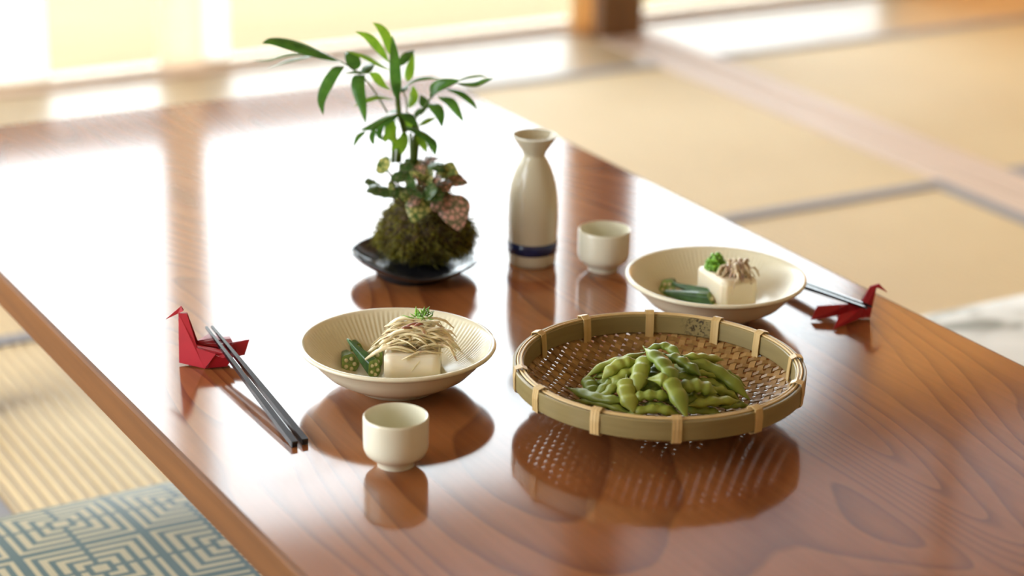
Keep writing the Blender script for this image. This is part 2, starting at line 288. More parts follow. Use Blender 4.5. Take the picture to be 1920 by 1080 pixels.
PALM_STEMS=[(((-0.0381, 0.0, 0.1583), (-0.0486, -0.003, 0.1769), (-0.0591, -0.006, 0.1926), (-0.0722, -0.009, 0.2041), (-0.0819, -0.012, 0.2108)), 0.00062), (((-0.0273, -0.0, 0.1079), (-0.0259, -0.0, 0.1263), (-0.0212, -0.0, 0.139), (-0.0266, -0.0, 0.1571), (-0.028, -0.0, 0.1738), (-0.03, 0.0, 0.1903)), 0.00221), (((-0.0126, 0.005, 0.1067), (-0.011, 0.005, 0.1223), (-0.0097, 0.005, 0.1365), (-0.012, 0.005, 0.1476)), 0.0029), (((-0.0324, -0.005, 0.1093), (-0.0316, -0.0075, 0.1242), (-0.0328, -0.01, 0.1403)), 0.00152), (((-0.0148, 0.01, 0.1052), (-0.0153, 0.01, 0.1208), (-0.0159, 0.01, 0.1349)), 0.00138), (((-0.0118, -0.0, 0.1504), (-0.0017, -0.0013, 0.1649), (0.0077, -0.0025, 0.1779), (0.0184, -0.0038, 0.1847), (0.0291, -0.005, 0.1908)), 0.00069), (((-0.0191, 0.01, 0.1545), (-0.0205, 0.01, 0.1684), (-0.0225, 0.01, 0.1754), (-0.0245, 0.01, 0.1802)), 0.00055), (((-0.006, 0.01, 0.1068), (-0.0049, 0.015, 0.1167), (-0.0065, 0.02, 0.128)), 0.00035), (((-0.0005, 0.01, 0.1069), (-0.0001, 0.015, 0.1168), (-0.0018, 0.02, 0.1252)), 0.00035), (((0.0042, 0.01, 0.107), (0.0033, 0.015, 0.1169), (-0.0004, 0.02, 0.121)), 0.00035), (((0.0114, 0.0, 0.1102), (0.0145, 0.005, 0.1229), (0.0196, 0.01, 0.1448)), 0.00035), (((-0.0381, -0.0, 0.1091), (-0.0405, -0.005, 0.1218), (-0.0442, -0.01, 0.1288)), 0.00035), (((-0.0254, -0.01, 0.1599), (-0.0372, -0.015, 0.1555), (-0.053, -0.02, 0.1469)), 0.00062), (((-0.0254, -0.01, 0.1606), (-0.0164, -0.015, 0.1559), (-0.0007, -0.02, 0.141)), 0.00062)]
SPOT_LEAVES=[((-0.0368, -0.01, 0.1014), (-0.0445, -0.02, 0.1166), 0.0142, 0), ((-0.046, -0.02, 0.092), (-0.0585, -0.03, 0.0955), 0.0107, 2), ((-0.0315, -0.03, 0.0889), (-0.055, -0.05, 0.0925), 0.0171, 2), ((-0.0017, -0.045, 0.0899), (-0.0105, -0.06, 0.0654), 0.0192, 0), ((0.025, -0.04, 0.0889), (0.0354, -0.055, 0.0563), 0.0235, 1), ((0.0194, -0.02, 0.097), (0.0259, -0.01, 0.1122), 0.0171, 0), ((0.0221, -0.02, 0.0999), (0.0417, -0.02, 0.0938), 0.0135, 1), ((-0.0329, -0.03, 0.099), (-0.0147, -0.02, 0.1028), 0.01, 2), ((0.0059, -0.03, 0.1012), (-0.0114, -0.045, 0.1141), 0.015, 1), ((-0.0017, -0.045, 0.0913), (-0.0168, -0.06, 0.0979), 0.0135, 2), ((-0.0017, -0.045, 0.0913), (0.0133, -0.06, 0.0993), 0.0135, 2), ((0.0204, -0.045, 0.0875), (0.0071, -0.055, 0.076), 0.0128, 1), ((0.0142, -0.03, 0.0985), (0.0246, -0.05, 0.0949), 0.0142, 1), ((-0.019, -0.03, 0.092), (-0.0303, -0.05, 0.088), 0.0128, 2), ((0.005, -0.01, 0.1111), (0.0169, -0.03, 0.1087), 0.0128, 2), ((-0.0108, -0.0, 0.1048), (-0.0212, 0.01, 0.1081), 0.0114, 2), ((-0.0061, -0.04, 0.1012), (-0.0071, -0.05, 0.1143), 0.0128, 0), ((0.0031, -0.03, 0.0968), (0.0163, -0.05, 0.1062), 0.0114, 1), ((-0.0168, -0.02, 0.0962), (-0.0271, -0.01, 0.1016), 0.01, 2), ((0.0074, -0.0, 0.1095), (-0.0019, 0.02, 0.1078), 0.01, 1), ((-0.013, -0.04, 0.091), (-0.0204, -0.055, 0.0855), 0.0114, 0), ((-0.0022, -0.035, 0.1012), (0.0092, -0.045, 0.1117), 0.0128, 0), ((-0.0145, -0.01, 0.1005), (-0.0259, -0.005, 0.1074), 0.0135, 2), ((-0.0038, -0.0, 0.1035), (-0.0155, 0.01, 0.1075), 0.0135, 0), ((0.011, -0.02, 0.1041), (0.0235, -0.02, 0.1072), 0.0142, 0), ((-0.0075, -0.04, 0.0954), (-0.018, -0.05, 0.1041), 0.0142, 2), ((0.0065, -0.045, 0.0958), (0.018, -0.055, 0.0863), 0.0142, 2), ((-0.0245, -0.03, 0.0875), (-0.0347, -0.045, 0.0964), 0.0135, 0), ((-0.0005, -0.01, 0.1007), (-0.0029, 0.01, 0.1078), 0.0142, 1), ((-0.0124, -0.05, 0.0884), (-0.0052, -0.058, 0.0824), 0.0128, 1)]
PODS=[(((0.9549, 1.4313, 0.3816), (0.9526, 1.4099, 0.3801), (0.9516, 1.3921, 0.3764), (0.9485, 1.3791, 0.3714)), 0.0133), (((0.9703, 1.4401, 0.3776), (0.9776, 1.4382, 0.3775), (0.979, 1.4281, 0.3779)), 0.0075), (((0.9524, 1.4255, 0.3774), (0.9367, 1.4105, 0.3734), (0.9236, 1.3944, 0.3657)), 0.0129), (((0.9614, 1.4441, 0.373), (0.9421, 1.4435, 0.3704), (0.9272, 1.4512, 0.3651), (0.9081, 1.4519, 0.3568)), 0.0071), (((0.9361, 1.4293, 0.3742), (0.9284, 1.4319, 0.3719), (0.9189, 1.4306, 0.3684)), 0.0098), (((0.9832, 1.4143, 0.3768), (0.9979, 1.4104, 0.3736), (1.0214, 1.4157, 0.366)), 0.008), (((0.9687, 1.4181, 0.3781), (0.9736, 1.403, 0.376), (0.9779, 1.3871, 0.3715)), 0.0111), (((0.9816, 1.418, 0.3743), (0.9965, 1.4002, 0.369), (1.0073, 1.3839, 0.3614), (1.0137, 1.3662, 0.3516)), 0.0102), (((0.9823, 1.3964, 0.3677), (0.987, 1.3953, 0.3668), (0.9919, 1.3939, 0.3654)), 0.0067), (((0.9352, 1.3936, 0.3723), (0.945, 1.3848, 0.3718), (0.9455, 1.371, 0.3666), (0.9422, 1.3511, 0.3551)), 0.0133), (((0.9568, 1.3786, 0.3663), (0.9689, 1.3763, 0.3658), (0.9795, 1.37, 0.3624)), 0.0133), (((0.9542, 1.363, 0.3567), (0.9757, 1.3608, 0.3561), (1.0011, 1.3619, 0.3523)), 0.0093), (((0.9215, 1.4091, 0.3682), (0.9147, 1.398, 0.3632), (0.9097, 1.3799, 0.3551)), 0.0129), (((0.9175, 1.3893, 0.3612), (0.9276, 1.3829, 0.3627), (0.9402, 1.3753, 0.3631)), 0.0102), (((0.8927, 1.4511, 0.3504), (0.8962, 1.4155, 0.3545), (0.9095, 1.3934, 0.3575)), 0.0084), (((0.8897, 1.4363, 0.3455), (0.899, 1.4099, 0.3504), (0.9097, 1.386, 0.3504)), 0.0084), (((0.9077, 1.3821, 0.3509), (0.9248, 1.3731, 0.3547), (0.9399, 1.3615, 0.3534)), 0.0089), (((0.9117, 1.4559, 0.3537), (0.9062, 1.4402, 0.3538), (0.902, 1.4282, 0.3524)), 0.0107), (((0.9019, 1.4214, 0.3531), (0.9083, 1.4236, 0.3568), (0.9152, 1.4249, 0.3598)), 0.0089), (((0.9047, 1.4143, 0.3552), (0.9118, 1.4161, 0.3589), (0.9187, 1.4174, 0.3619)), 0.0093), (((0.9194, 1.4203, 0.3626), (0.9288, 1.4238, 0.3662), (0.9354, 1.4212, 0.3678)), 0.0102), (((0.9212, 1.4496, 0.3572), (0.9244, 1.443, 0.3595), (0.9258, 1.4319, 0.3609)), 0.0062), (((0.9877, 1.3881, 0.3616), (0.9923, 1.3869, 0.3603), (0.996, 1.3829, 0.3582)), 0.0075), (((0.9851, 1.3779, 0.3583), (0.9939, 1.3766, 0.3562), (1.0021, 1.3726, 0.3523)), 0.0098), (((1.0041, 1.4155, 0.3644), (1.0126, 1.4183, 0.3618), (1.0169, 1.415, 0.3599)), 0.0071), (((1.0145, 1.4035, 0.3592), (1.0217, 1.4057, 0.3565), (1.0253, 1.4014, 0.3541)), 0.0062), (((0.9647, 1.3999, 0.3664), (0.9717, 1.3978, 0.3658), (0.9765, 1.3921, 0.3642)), 0.008), (((0.9291, 1.3814, 0.3554), (0.9338, 1.3759, 0.3547), (0.9397, 1.369, 0.3534)), 0.0071), (((0.9556, 1.3648, 0.3519), (0.9656, 1.3609, 0.3505), (0.9761, 1.3576, 0.3483)), 0.0071), (((0.9893, 1.3601, 0.351), (0.9966, 1.3598, 0.3492), (1.0057, 1.3621, 0.348)), 0.0062), (((0.943, 1.3985, 0.3624), (0.9414, 1.4059, 0.3638), (0.941, 1.4118, 0.3645)), 0.008), (((0.9483, 1.3777, 0.3569), (0.9544, 1.3742, 0.3561), (0.9624, 1.3737, 0.3566)), 0.008), (((0.906, 1.4078, 0.3499), (0.9093, 1.3999, 0.3503), (0.9148, 1.3958, 0.3518)), 0.008), (((0.9293, 1.4093, 0.36), (0.9345, 1.4013, 0.3601), (0.9402, 1.3973, 0.3605)), 0.008), (((0.9654, 1.4253, 0.3684), (0.9542, 1.4161, 0.3671), (0.9465, 1.4074, 0.3651)), 0.0089), (((0.9376, 1.4523, 0.3599), (0.9374, 1.4387, 0.362), (0.9463, 1.4364, 0.3641)), 0.0089), (((0.9846, 1.4299, 0.3652), (0.9818, 1.4096, 0.3644), (0.9824, 1.3944, 0.3613)), 0.0098), (((0.9114, 1.4468, 0.3504), (0.9189, 1.4388, 0.3548), (0.9211, 1.4258, 0.3564)), 0.0089), (((0.9667, 1.3786, 0.3568), (0.9739, 1.3734, 0.3545), (0.9871, 1.3757, 0.354)), 0.0098), (((0.9136, 1.407, 0.3525), (0.9077, 1.4106, 0.3504), (0.9049, 1.4193, 0.3495)), 0.008), (((1.0022, 1.3918, 0.3585), (1.0043, 1.3853, 0.3558), (1.0067, 1.3792, 0.3528)), 0.008)]

# ------------------------------------------------------------------ the setting
def struct(name, mb, mat, parent=None, label=None):
    o = mb.build(name, mat, parent)
    if parent is None: tag(o, label, kind='structure')
    return o
floor = struct('floor', MB().box(-1.55, 4.65, -1.55, 3.86, -.10, -.030), M['sill'], label='tatami floor of the room around the low table')
def tatami(x0, x1, y0, y1, rib, heri_sides):
    mb = MB(); pitch = .0152; g = .0015
    x0 += g; x1 -= g; y0 += g; y1 -= g
    a0, a1 = (x0, x1) if rib == 'y' else (y0, y1); c0, c1 = (y0, y1) if rib == 'y' else (x0, x1)
    n = int((a1-a0)/pitch)*6; vs = []; fs = []
    for i in range(n+1):
        a = a0+(a1-a0)*i/n; z = -.0030+.0030*abs(math.sin(PI*i/6))
        for c in (c0, c1): vs.append((a, c, z) if rib == 'y' else (c, a, z))
    for i in range(n):
        f = (2*i, 2*i+2, 2*i+3, 2*i+1); fs.append(f if rib == 'y' else f[::-1])
    mb.add(vs, fs); mb.box(x0, x1, y0, y1, -.030, -.0035)
    o = mb.build('tatami_mat', M['tat_y'] if rib == 'y' else M['tat_x'], floor)
    hw = .030
    for s in heri_sides:
        b = {'l': (x0, x0+hw, y0, y1), 'r': (x1-hw, x1, y0, y1), 'b': (x0, x1, y0, y0+hw), 't': (x0, x1, y1-hw, y1)}[s]
        MB().box(*b, -.001, .0022).build('border_strip', M['heri'], o)
    return o
for xs in ((-1.10, .575), (.575, 2.335)): tatami(xs[0], xs[1], 2.622, 3.52, 'y', 'bt')
for xs in ((-1.50, -.27), (-.27, .575), (.575, 1.45), (1.45, 2.335)): tatami(xs[0], xs[1], .88, 2.622, 'y', 'lr')
for xs in ((-1.50, .60), (.60, 2.335)): tatami(xs[0], xs[1], 0.0, .88, 'y', 'bt')
for xs in ((-1.50, .60), (.60, 2.335)): tatami(xs[0], xs[1], -1.5, 0.0, 'y', 'bt')
tatami(2.468, 4.20, 2.622, 3.52, 'y', 'bt'); tatami(2.468, 4.20, 1.77, 2.622, 'y', 'bt'); tatami(2.468, 4.20, -1.5, 1.77, 'y', 't')
for i in range(3):
    for xa, xb in ((-1.5, .9), (.9, 2.335), (2.468, 4.6)):
        MB().box(xa+.0008, xb-.0008, 3.52+i*.094+.0008, 3.52+(i+1)*.094-.0008, -.03, .001).build('floor_board', M['board'], floor)
# threshold with two sliding grooves between the rooms
tb = MB(); xs = [2.335, 2.372, 2.394, 2.409, 2.431, 2.468]
for i in range(5):
    tb.box(xs[i], xs[i+1], -1.5, 3.72, -.03, .004 if i % 2 == 0 else .0)
struct('trim_1', tb, M['sill'], label='pale grooved wooden threshold running between the two tatami rooms')
struct('trim_2', MB().box(-1.55, 4.65, 3.802, 3.90, -.03, .008), M['sill'], label='tan wooden sill under the far windows')
struct('trim_3', MB().box(-1.55, 4.65, 3.80, 3.92, 1.70, 1.79), M['frame'], label='wooden head beam above the far windows')
struct('wall_far', MB().box(-1.55, 4.65, 3.82, 3.92, 2.38, 2.45), M['plaster'], label='beige plaster wall above the far windows')
struct('wall_far_right', MB().box(4.55, 4.65, 3.82, 3.92, .008, 1.70), M['plaster'], label='beige plaster wall end beside the far windows')
struct('wall_right', MB().box(4.62, 4.72, -1.55, 3.92, -.1, 2.45), M['plaster'], label='beige plaster wall of the adjoining room')
struct('wall_back', MB().box(-1.65, 4.72, -1.65, -1.55, -.1, 2.45), M['plaster'], label='beige plaster wall behind the viewer')
lw = MB().box(-1.65, -1.55, -1.55, 3.92, 2.05, 2.45).box(-1.65, -1.55, -1.55, 3.92, -.1, .05).box(-1.65, -1.55, 3.5, 3.92, .05, 2.05).box(-1.65, -1.55, -1.55, 1.2, .05, 2.05)  # opening is out of view, added for side and fill light
struct('wall_left', lw, M['plaster'], label='beige plaster wall with a wide opening added to let in side light')
struct('ceiling', MB().box(-1.65, 4.72, -1.65, 3.92, 2.45, 2.52), M['ceil'], label='board ceiling of the room')
post = MB().box(2.337, 2.437, 3.718, 3.755, .001, 2.45).build('pillar', M['post'])
tag(bevel(post, .004), 'dark brown square wooden pillar at the end of the threshold', kind='structure')
def window(n, x0, x1, stiles, lower, label):
    root = empty('window_%d' % n, ((x0+x1)/2, 3.85, .008)); tag(root, label, kind='structure'); X = (x0+x1)/2
    def P(nm, mb, mat): return mb.build(nm, mat, root)
    for s0, s1 in stiles: P('stile', MB().box(s0-X, s1-X, -.018, .018, 0, 1.692), M['frame'])
    P('rail', MB().box(x0-X, x1-X, -.012, .012, 0, .006), M['frame'])
    P('rail', MB().box(x0-X, x1-X, -.015, .015, .70, .79), M['frame'])
    P('rail', MB().box(x0-X, x1-X, -.015, .015, 1.665, 1.692), M['frame'])
    for a, b, k in lower: P('pane', MB().box(a-X, b-X, -.002, .002, .006, .70), M[k])
    P('pane', MB().box(x0-X, x1-X, -.002, .002, .79, 1.665), M['glass'])
window(1, -1.54, 1.435, [(-1.54, -1.49), (-.56, -.50), (.44, .50)], [(-1.49, 1.215, 'paper'), (1.215, 1.435, 'glass')], 'wide sliding window filling the far wall beside the tan screen edge')
window(2, 1.52, 2.375, [(2.345, 2.375)], [(1.52, 1.575, 'paper'), (1.575, 2.345, 'glass')], 'sliding window between the tan screen edge and the dark pillar')
window(3, 2.437, 3.20, [(2.437, 2.46), (3.17, 3.20)], [(2.46, 3.17, 'glass')], 'sliding window beyond the dark pillar')
def screens(n, spans, z0, z1, mat, label):
    root = tag(empty('window_%d' % n, ((spans[0][0]+spans[-1][1])/2, 3.855, z0)), label, kind='structure'); X = root.location.x
    for a, b in spans:
        MB().box(a-X+.02, b-X-.02, -.002, .002, .02, z1-z0-.02).build('pane', mat, root)
        fr = MB(); h = z1-z0
        for q in ((a-X, a-X+.02, 0, h), (b-X-.02, b-X, 0, h), (a-X+.02, b-X-.02, 0, .02), (a-X+.02, b-X-.02, h-.02, h)): fr.box(q[0], q[1], -.012, .012, q[2], q[3])
        fr.build('frame', M['frame'], root)
screens(4, [(3.20, 3.875), (3.875, 4.55)], .008, 1.70, M['tan'], 'tan translucent screens added beside the far windows for a warm veil on the table')  # backlit panels added so the tabletop reflects a warm veil
screens(5, [(-1.55, -.2), (-.2, 1.15), (1.15, 2.38), (2.38, 3.5), (3.5, 4.65)], 1.79, 2.38, M['transom'], 'row of unseen paper transom screens added above the far windows for a pale veil on the table')  # out of view, added to brighten the reflection in the near tabletop
tag(MB().box(1.437, 1.518, 3.845, 3.865, .008, 1.70).build('trim_4', M['screen']), 'tan translucent screen edge standing between the far windows', kind='structure')
tag(MB().box(2.316, 2.40, 3.790, 3.801, .002, 1.70).build('trim_5', M['jamb']), 'amber translucent strip imitating the lit jamb behind the dark pillar', kind='structure')  # glowing strip stands in for light falling on the jamb
deck = struct('floor_veranda', MB().box(-1.6, 4.7, 3.92, 5.05, -.12, -.05), M['deck'], label='sunlit pale veranda floor outside the far windows')
for i in range(9): MB().box(-1.6, 4.7, 3.905+i*.127+.001, 3.905+(i+1)*.127-.001, -.05, -.02).build('floor_board', M['deck'], deck)
struct('roof', MB().box(-1.7, 4.8, 3.92, 4.35, 2.52, 2.60), M['ceil'], label='unseen eave over the veranda, kept short to let sky light in')  # out of view, depth shaped by how much sky it blocks
struct('ground', MB().box(-9, 12, 5.05, 14, -.5, -.45).box(-9, -1.7, -9, 5.05, -.5, -.45), M['gravel'], label='pale gravel garden ground outside')
# ------------------------------------------------------------------ low table
TZ = .33
tbl = tag(empty('low_table', (.939, 1.60, 0)), 'low lacquered wooden table with swirling grain and mirror gloss', 'table')
top = MB(); prof_t = [(-.350, .2915), (-.368, .2945), (-.371, .298), (-.371, .3272), (-.3695, .3293), (-.3665, .33)]
prof_t = prof_t + [(-x, z) for x, z in reversed(prof_t)]; n_t = len(prof_t); vs = []
for y in (-.90, .90): vs += [(x, y, z) for x, z in prof_t]
top.add(vs, [(i, i+1, n_t+i+1, n_t+i) for i in range(n_t-1) if i != 5] + [(n_t-1, 0, n_t, 2*n_t-1)], 1)
top.add(vs, [(5, 6, n_t+6, n_t+5)], 0); top.add(vs, [tuple(range(n_t-1, -1, -1)), tuple(range(n_t, 2*n_t))], 1)
o = top.build('tabletop', [M['table'], M['edge']], tbl)
for sx in (-1, 1):
    for sy in (-1, 1):
        o = MB().box(sx*.30-.03, sx*.30+.03, sy*.84-.03, sy*.84+.03, .001, .293).build('leg', M['edge'], tbl); bevel(o, .004)
    bevel(MB().box(sx*.29-.012, sx*.29+.012, -.81, .81, .235, .293).build('apron', M['edge'], tbl), .003)
# ------------------------------------------------------------------ ceramics
cup_prof = [(0,.003),(.0125,.003),(.0132,.0),(.0148,0),(.0153,.0042),(.0205,.0078),(.0240,.0108),(.0257,.0150),(.0260,.020),(.0261,.0395),(.0259,.0414),(.0252,.0422),(.0243,.0418),(.0238,.040),(.0235,.034),(.0233,.017),(.021,.011),(.012,.0085),(0,.008)]
cup_me = MB().lathe(cup_prof, 72).mesh('sake_cup', M['cup'], True); cup_me.set_sharp_from_angle(angle=math.radians(50))
tag(link('sake_cup', cup_me, None, (.714, 1.4207, TZ)), 'white sake cup in front of the near bowl', 'cup', 'white sake cups')
tag(link('sake_cup', cup_me, None, (1.1061, 1.7418, TZ)), 'white sake cup beside the sake bottle', 'cup', 'white sake cups')
bt = tag(empty('sake_bottle', (1.053, 1.7922, TZ)), 'ivory ceramic sake bottle with a flared mouth and a blue band', 'bottle')
bp = [(0,.002),(.021,.002),(.022,0),(.0231,.0010),(.0236,.004),(.0243,.02),(.0250,.045),(.0248,.058),(.0240,.070),(.0225,.081),(.0203,.090),(.0172,.099),(.0135,.1065),(.0110,.1105),(.0108,.1122),(.0122,.1160),(.0152,.1205),(.0188,.1258),(.0216,.1302),(.0222,.1316),(.0219,.1325),(.0211,.1325),(.0202,.1310),(.0172,.1262),(.0130,.1200),(.0092,.1140),(.0088,.110),(.012,.10),(.019,.085),(.022,.06),(.022,.01),(0,.008)]
sharp(MB().lathe(bp, 80).build('body', M['bottle'], bt, True), 50)
MB().lathe([(.02405,.0125),(.0247,.0127),(.02505,.0240),(.0242,.0246)], 80).build('painted_band', M['blue'], bt, True)
def flute(i, r, z, a):
    if 15 <= i <= 30: k = math.sin(PI*(i-15)/15)**.6; return r+.00034*k*math.cos(110*a), z-.00025*k*math.cos(110*a)
    return r, z
outer = [(0,.0035),(.030,.0035),(.031,0),(.0355,0),(.0375,.004),(.050,.0085),(.063,.0165),(.0715,.0255),(.0765,.0325),(.0800,.0352),(.0838,.0368),(.0848,.0385),(.0843,.0398),(.0825,.0404),(.0805,.0398)]
inner = []
ip = [(.079,.0385),(.0745,.0335),(.068,.0265),(.060,.0195),(.052,.0145)]
for i in range(16):
    t = i/15*(len(ip)-1); s = min(int(t), len(ip)-2); u = t-s
    inner.append((ip[s][0]*(1-u)+ip[s+1][0]*u, ip[s][1]*(1-u)+ip[s+1][1]*u))
prof = outer + inner + [(.044,.0112),(.034,.0090),(.018,.0080),(0,.0078)]
bowl_me = MB().lathe(prof, 440, flute).mesh('bowl', M['ceramic'], True)
B1 = Vector((.7882, 1.5655, TZ)); B2 = Vector((1.1316, 1.585, TZ))
tag(link('ribbed_bowl', bowl_me, None, B1), 'cream ribbed bowl of tofu with pale shredded garnish, behind the near sake cup', 'bowl', 'cream ribbed bowls')
tag(link('ribbed_bowl', bowl_me, None, B2), 'cream ribbed bowl of tofu with browner garnish, behind the bamboo basket', 'bowl', 'cream ribbed bowls')
# ------------------------------------------------------------------ tofu
def tofu(name, ctr, dx, dy, h, rz, label):
    bm = bmesh.new(); bmesh.ops.create_cube(bm, size=1)
    bmesh.ops.scale(bm, vec=(dx, dy, h), verts=bm.verts); bmesh.ops.translate(bm, vec=(0, 0, h/2), verts=bm.verts)
    bmesh.ops.bevel(bm, geom=list(bm.edges), offset=.0016, segments=3, affect='EDGES')
    bmesh.ops.subdivide_edges(bm, edges=[e for e in bm.edges if e.calc_length() > .02], cuts=6, use_grid_fill=True)
    for v in bm.verts:
        v.co += Vector(noise.noise_vector(v.co*60+Vector((dx*90, 3, 1))))*.0006
    me = bpy.data.meshes.new(name); bm.to_mesh(me); bm.free(); me.materials.append(M['tofu'])
    me.polygons.foreach_set('use_smooth', [True]*len(me.polygons))
    return tag(link(name, me, None, ctr, (0, 0, rz)), label, 'tofu', 'tofu blocks')
T1 = Vector((.8015, 1.5620, TZ+.0118)); T1z = math.radians(-29.5)
tofu('tofu_block', T1, .048, .040, .0225, T1z, 'white tofu block in the near bowl under pale yellow shreds')
T2 = Vector((1.1425, 1.5815, TZ+.0118)); T2z = math.radians(-5)
tofu('tofu_block', T2, .036, .050, .0300, T2z, 'white tofu block in the far bowl topped with scallion and brown shreds')
# ------------------------------------------------------------------ garnishes
rnd = random.Random(5)
def shreds(name, ctr, rz, n, ax, ay, h, lmin, lmax, wd, mat, seed, main=0.0, spread=.5, droop=.006, stuck=None):
    r = random.Random(seed); mb = MB(); q = Matrix.Rotation(rz, 3, 'Z')
    for i in range(n):
        t = i/n; lay = t**.8
        sx = ax*(1-lay*.55); sy = ay*(1-lay*.5)
        p = Vector((r.uniform(-sx, sx), r.uniform(-sy, sy), .001+h*lay*(1-.3*r.random())))
        a = main + r.gauss(0, spread); L = r.uniform(lmin, lmax)*(1-.25*lay); d = Vector((math.cos(a), math.sin(a), r.uniform(-.12, .12)))
        bend = r.uniform(-.25, .25)*L; nrm = Vector((-d.y, d.x, 0)); pts = []
        for k in range(6):
            s = k/5-.5
            c = p+d*(s*L)+nrm*(bend*(s*s-.1))
            over = max(0, abs(c.x)-ax*.95)+max(0, abs(c.y)-ay*.95)
            c.z = max(c.z-droop*(2*s)**2*r.uniform(.5, 1.1)-over*.55, .0006-(.012 if over > 0 else 0))
            pts.append(q @ c)
        rr = wd*r.uniform(.6, 1.25)
        if i == 0 and stuck: pts = [q @ Vector((-.004+.010*k/5, stuck, -.0165+.0135*k/5)) for k in range(6)]; rr = wd
        mb.tube(pts, [rr*f for f in (.45, .9, 1, 1, .85, .35)], 5, True, r.uniform(.22, .5), (r.uniform(-.7, .7), r.uniform(-.7, .7), 1))
    return mb.build(name, mat, None, True, ctr)
top1 = T1+Vector((0, 0, .0227)); top2 = T2+Vector((0, 0, .0302))
tag(shreds('ginger_bud_shreds', top1+Vector((.003, -.001, 0)), T1z, 120, .029, .020, .023, .026, .052, .0026, M['myoga'], 3, 0.0, .35, stuck=-.0196), 'heap of pale yellow shredded ginger bud draped over the near tofu', 'garnish', kind='stuff')
tag(shreds('ginger_bud_shreds', top2+Vector((.0045, -.010, 0)), 0, 70, .014, .014, .016, .014, .026, .0018, M['myoga2'], 8, 1.1, .6, .008), 'heap of brownish shredded ginger bud on the far tofu', 'garnish', kind='stuff')
def scallions(name, ctr, n, rad, h, seed, label, size=.0022, stringy=False):
    r = random.Random(seed); mb = MB()
    for i in range(n):
        a = r.random()*2*PI; q = math.sqrt(r.random()); z = h*(1-q*q)*r.random()**.5
        p = Vector((rad*q*math.cos(a), rad*q*math.sin(a), z+.0006))
        if stringy:
            d = Vector((r.uniform(-1, 1), r.uniform(-1, 1), r.uniform(-.1, 1.3))).normalized(); b = Vector((r.uniform(-1, 1), r.uniform(-1, 1), r.uniform(-.3, .6)))*.5
            L = r.uniform(.004, .009); mb.tube([p+(d*t+b*t*t)*L for t in (0, .3, .6, 1)], [size*.35, size*.45, size*.4, size*.15], 5, True, .4)
        else:
            ax = Vector((r.uniform(-1, 1), r.uniform(-1, 1), r.uniform(-1, 1))).normalized(); s = size*r.uniform(.7, 1.2)
            u = ax.orthogonal().normalized(); v = ax.cross(u); m_ = 8; vs = []; fs = []
            for k in range(m_):
                th = 2*PI*k/m_; dr = u*math.cos(th)+v*math.sin(th)
                vs += [p+dr*s-ax*s*.5, p+dr*s+ax*s*.5, p+dr*s*.68+ax*s*.5, p+dr*s*.68-ax*s*.5]
            for k in range(m_):
                b0 = k*4; b1 = ((k+1) % m_)*4
                for e in range(4): fs.append((b0+e, b1+e, b1+(e+1) % 4, b0+(e+1) % 4))
            mb.add(vs, fs)
    return tag(mb.build(name, M['scallion'], None, True, ctr), label, 'garnish', kind='stuff')
scallions('scallion_garnish', T1+Vector((.008, .000, .0465)), 34, .007, .004, 4, 'small tuft of fine green scallion crowning the near tofu', .0024, True)
scallions('scallion_garnish', top2+Vector((-.0035, .0145, 0)), 130, .0105, .014, 6, 'mound of chopped green scallion on the far tofu', .0021)
pm = MB()
for k, (dx, dy, L) in enumerate(((0, 0, .010), (.004, -.004, .008), (-.008, -.006, .009))):
    pts = [Vector((dx+t*L, dy-.25*t*L, .0009*math.sin(3*t+k))) for t in (-.5, -.2, .2, .5)]
    pm.tube(pts, [.0008, .0019, .0020, .0009], 8, True, .6)
tag(pm.build('pickled_plum', M['plum'], None, True, T1+Vector((-.004, -.006, .0460))), 'brownish red pickled plum flesh on the near garnish heap', 'garnish')
# ------------------------------------------------------------------ okra
def okra(tip, cut, rc, label, obl=.9, grp=None, spin=0.3, rt_=.12):
    """cut okra pod: ribbed five-sided taper, an oblique cut face with a ring of seeds"""
    tip = Vector(tip); cut = Vector(cut); L = (tip-cut).length; ax = (tip-cut).normalized()
    root = tag(empty('okra_piece', cut), label, 'okra', grp)
    u = ax.cross(Vector((0, 0, 1))); u = u.normalized() if u.length > .05 else ax.orthogonal().normalized(); v = u.cross(ax).normalized()   # v points up
    mb = MB(); n = 30; K = 12; vs = []; fs = []; rim = []
    for k in range(K+1):
        t = k/K; rr = rc*(1-(1-rt_)*t**1.25)
        for j in range(n):
            th = 2*PI*j/n; rib = 1+.075*math.cos(5*(th+spin))
            off = u*math.cos(th)*rr*rib+v*math.sin(th)*rr*rib
            ob = obl*(off.dot(v))*(1-t)**2
            vs.append(ax*(t*L+ob)+off)
    for k in range(K):
        for j in range(n): fs.append((k*n+j, k*n+(j+1) % n, (k+1)*n+(j+1) % n, (k+1)*n+j))
    fs.append(tuple(K*n+j for j in range(n))); mb.add(vs, fs)
    mb.build('skin', M['okra'], root, True)
    fc = MB(); ctr = Vector((0, 0, 0)); fv = [ctr+ax*.0006]+[vs[j]*.985+ax*.0001 for j in range(n)]
    fc.add(fv, [(0, 1+(j+1) % n, 1+j) for j in range(n)]); face = fc.build('cut_face', M['okra_flesh'], root)
    for j in range(5):
        th = 2*PI*j/5-spin; off = (u*math.cos(th)+v*math.sin(th))*rc*.52; c = off+ax*(obl*off.dot(v))-ax*.0002
        bm = bmesh.new(); bmesh.ops.create_icosphere(bm, subdivisions=2, radius=rc*.24); me = bpy.data.meshes.new('seed'); bm.to_mesh(me); bm.free(); me.materials.append(M['seed'])
        me.polygons.foreach_set('use_smooth', [True]*len(me.polygons)); link('seed', me, face, c)
    return root
okra((.7600, 1.6060, .3635), (.7700, 1.5735, .3452), 0.0070, 'long pointed okra piece leaning upright in the near bowl', .8, 'okra in the near bowl')
